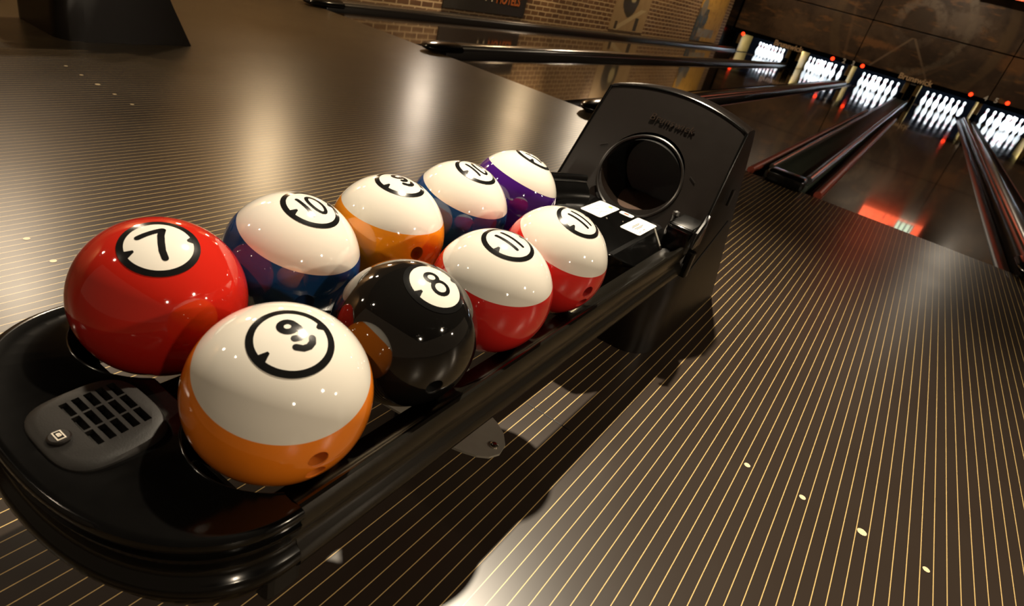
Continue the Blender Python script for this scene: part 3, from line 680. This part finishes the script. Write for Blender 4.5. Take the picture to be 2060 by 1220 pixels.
def make_ball(num, colname, col, pos, axis, down, band, white, holes, label, stripe=True, lettering=None):
    root = empty('bowling_ball', pos); tag(root, label, 'bowling ball', 'numbered bowling balls on the rack')
    z = Vector(axis).normalized(); y = -Vector(down); y = (y - z * y.dot(z)).normalized(); x = y.cross(z)
    root.rotation_euler = Matrix(((x.x, y.x, z.x), (x.y, y.y, z.y), (x.z, y.z, z.z))).to_euler()
    Q = Matrix(((x.x, x.y, x.z), (y.x, y.y, y.z), (z.x, z.y, z.z)))
    bm_ = BM(); bmesh.ops.create_uvsphere(bm_, u_segments=128, v_segments=96, radius=R)
    shell = obj('ball_shell', bm_, mat_ball('ball_' + colname, col, band * R if stripe else None), root)
    if holes:
        cb_ = BM(); dirs = []
        for h_, rr in holes:
            d = (Q @ Vector(h_)).normalized(); dirs.append((d, rr))
            u = d.orthogonal().normalized(); w = d.cross(u)
            loft(cb_, [[d * (R * 1.03) + (u * math.cos(k_ * PI / 16) + w * math.sin(k_ * PI / 16)) * rr for k_ in range(32)], [d * (R * 0.62) + (u * math.cos(k_ * PI / 16) + w * math.sin(k_ * PI / 16)) * rr for k_ in range(32)]])
        boolean(shell, cb_)
        bb = bmesh.new(); bb.from_mesh(shell.data)
        for f in bb.faces: f.smooth = True
        for e in bb.edges: e.smooth = not (len(e.link_faces) == 2 and e.calc_face_angle(0) > 0.5)
        bb.to_mesh(shell.data); bb.free()
        for d, rr in dirs:
            u = d.orthogonal().normalized(); w = d.cross(u); bq = BM()
            loft(bq, [[d * math.sqrt(R * R - q * q) * 1.0 - d * dd + (u * math.cos(k_ * PI / 16) + w * math.sin(k_ * PI / 16)) * q for k_ in range(32)] for q, dd in ((rr + 0.0009, -0.0001), (rr - 0.0003, 0.0012), (rr - 0.0005, 0.035))], True, False, True)
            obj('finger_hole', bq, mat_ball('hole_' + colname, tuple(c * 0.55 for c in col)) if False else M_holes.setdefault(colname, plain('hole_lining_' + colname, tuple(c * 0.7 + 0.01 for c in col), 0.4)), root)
    # white disc, black ring with two pointers, number
    bq = BM(); N = 64
    rings = [[bq.verts.new(project(RI * 1.02 * q * math.cos(2 * PI * k_ / N), RI * 1.02 * q * math.sin(2 * PI * k_ / N), 0.0003)) for k_ in range(N)] for q in [i / 12 for i in range(1, 13)]]
    ctr = bq.verts.new((0, 0, R + 0.0003))
    for k_ in range(N):
        j = (k_ + 1) % N; bq.faces.new((ctr, rings[0][k_], rings[0][j]))
        for a, c in zip(rings, rings[1:]): bq.faces.new((a[k_], a[j], c[j], c[k_]))
    obj('number_disc', bq, M_disc, root)
    bq = BM()
    rings = [[bq.verts.new(project((RI + (RO - RI) * q) * math.cos(2 * PI * k_ / N), (RI + (RO - RI) * q) * math.sin(2 * PI * k_ / N), 0.0005)) for k_ in range(N)] for q in (0, 0.33, 0.67, 1.0)]
    for k_ in range(N):
        j = (k_ + 1) % N
        for a, c in zip(rings, rings[1:]): bq.faces.new((a[k_], a[j], c[j], c[k_]))
    for s, off, ln in ((-1, 2, 0.26), (1, -2, 0.17)):
        a = math.radians(180 + off if s < 0 else off); e1 = Vector((math.cos(a), math.sin(a))); e2 = Vector((-e1.y, e1.x))
        T = [e1 * RI * 1.02 + e2 * RI * 0.17, e1 * RI * (1 - ln) + e2 * RI * 0.03, e1 * RI * (1 - ln) - e2 * RI * 0.05, e1 * RI * 1.02 - e2 * RI * 0.15]
        bq.faces.new([bq.verts.new(project(p.x, p.y, 0.0006)) for p in T])
    obj('ring_mark', bq, M_inkblack, root)
    bq = BM()
    for st_ in GL[num]: stroke(bq, st_, 0.20 if num in ('7', '9') else 0.155, RI, 0.0006)
    obj('number', bq, M_inkblack, root)
    if lettering: ball_text(root, Q, lettering[0], lettering[1], lettering[2], 0.0052, M_cream)
    return root
def ball_text(root, Q, s_, center, along, size, mat):
    c = (Q @ Vector(center)).normalized(); a = Q @ Vector(along); a = (a - c * a.dot(c)).normalized(); u = c.cross(a)
    o = text_mesh('fine_lettering', s_, size, mat, root, Matrix.Identity(4), 0, 0, 1.25)
    for v in o.data.vertices:
        v.co = (c + (a * v.co.x + u * v.co.y) / R).normalized() * (R + 0.0003)
M_holes = {}
M_disc = plain('white_number_disc', (0.80, 0.77, 0.70), 0.08, vary=0.02, coat=0.6)
ORANGE, BLUE, RED, PURPLE = (0.90, 0.235, 0.015), (0.008, 0.058, 0.21), (0.62, 0.022, 0.018), (0.055, 0.010, 0.17)
CRIMSON = (0.50, 0.018, 0.010)
HB = 0.0125
B9 = make_ball('9', 'orange', ORANGE, (-.450, .3770, .404), (.273, -.136, .952), (.961, .025, -.275), .455, True, [((.954, -.276, -.117), .0115), ((.897, -.237, -.372), .0115)], 'white and orange ball number 9 nearest the camera')
make_ball('7', 'crimson', CRIMSON, (-.697, .3800, .404), (.305, -.167, .938), (.96, -.16, -.306), None, False, [], 'solid red ball with number 7 at the front left', False)
make_ball('8', 'black', (0.006, 0.0055, 0.005), (-.452, .5892, .402), (.34, .034, .94), (.94, -.026, -.339), None, False, [((.91, -.374, -.176), .0125)], 'black ball with number 8 behind the front orange one', False)
make_ball('11', 'scarlet', RED, (-.450, .8012, .404), (.13, -.06, .989), (.987, .03, -.146), .435, True, [], 'white and red ball number 11 behind the black ball')
make_ball('11', 'scarlet', RED, (-.449, 1.0132, .407), (.27, -.02, .962), (.95, .17, -.267), .430, True, [((.949, -.291, -.119), .012), ((.885, -.242, -.398), .012)], 'white and red ball number 11 nearest the stickers, with two finger holes')
make_ball('10', 'blue', BLUE, (-.701, .5920, .403), (.244, .08, .966), (.968, .04, -.242), .443, True, [((.868, -.468, -.167), .0145)], 'white and blue ball number 10 behind the red 7 ball', True, ('DOCTILL', (.938, -.073, -.29), (-.10, .039, -.368)))
make_ball('9', 'amber', (0.92, 0.30, 0.010), (-.698, .8040, .404), (.09, .035, .995), (.997, .0, -.079), .46, True, [((.951, -.294, .089), .0125)], 'white and yellow orange ball number 9, third in the far row')
make_ball('10', 'blue', BLUE, (-.698, 1.0160, .405), (.20, .055, .978), (.975, -.05, -.168), .440, True, [], 'white and blue ball number 10 between the far 9 and the purple ball')
make_ball('12', 'purple', PURPLE, (-.698, 1.2280, .406), (.176, .234, .956), (.90, .35, -.273), .479, True, [], 'white and purple ball number 12, last in the far row')
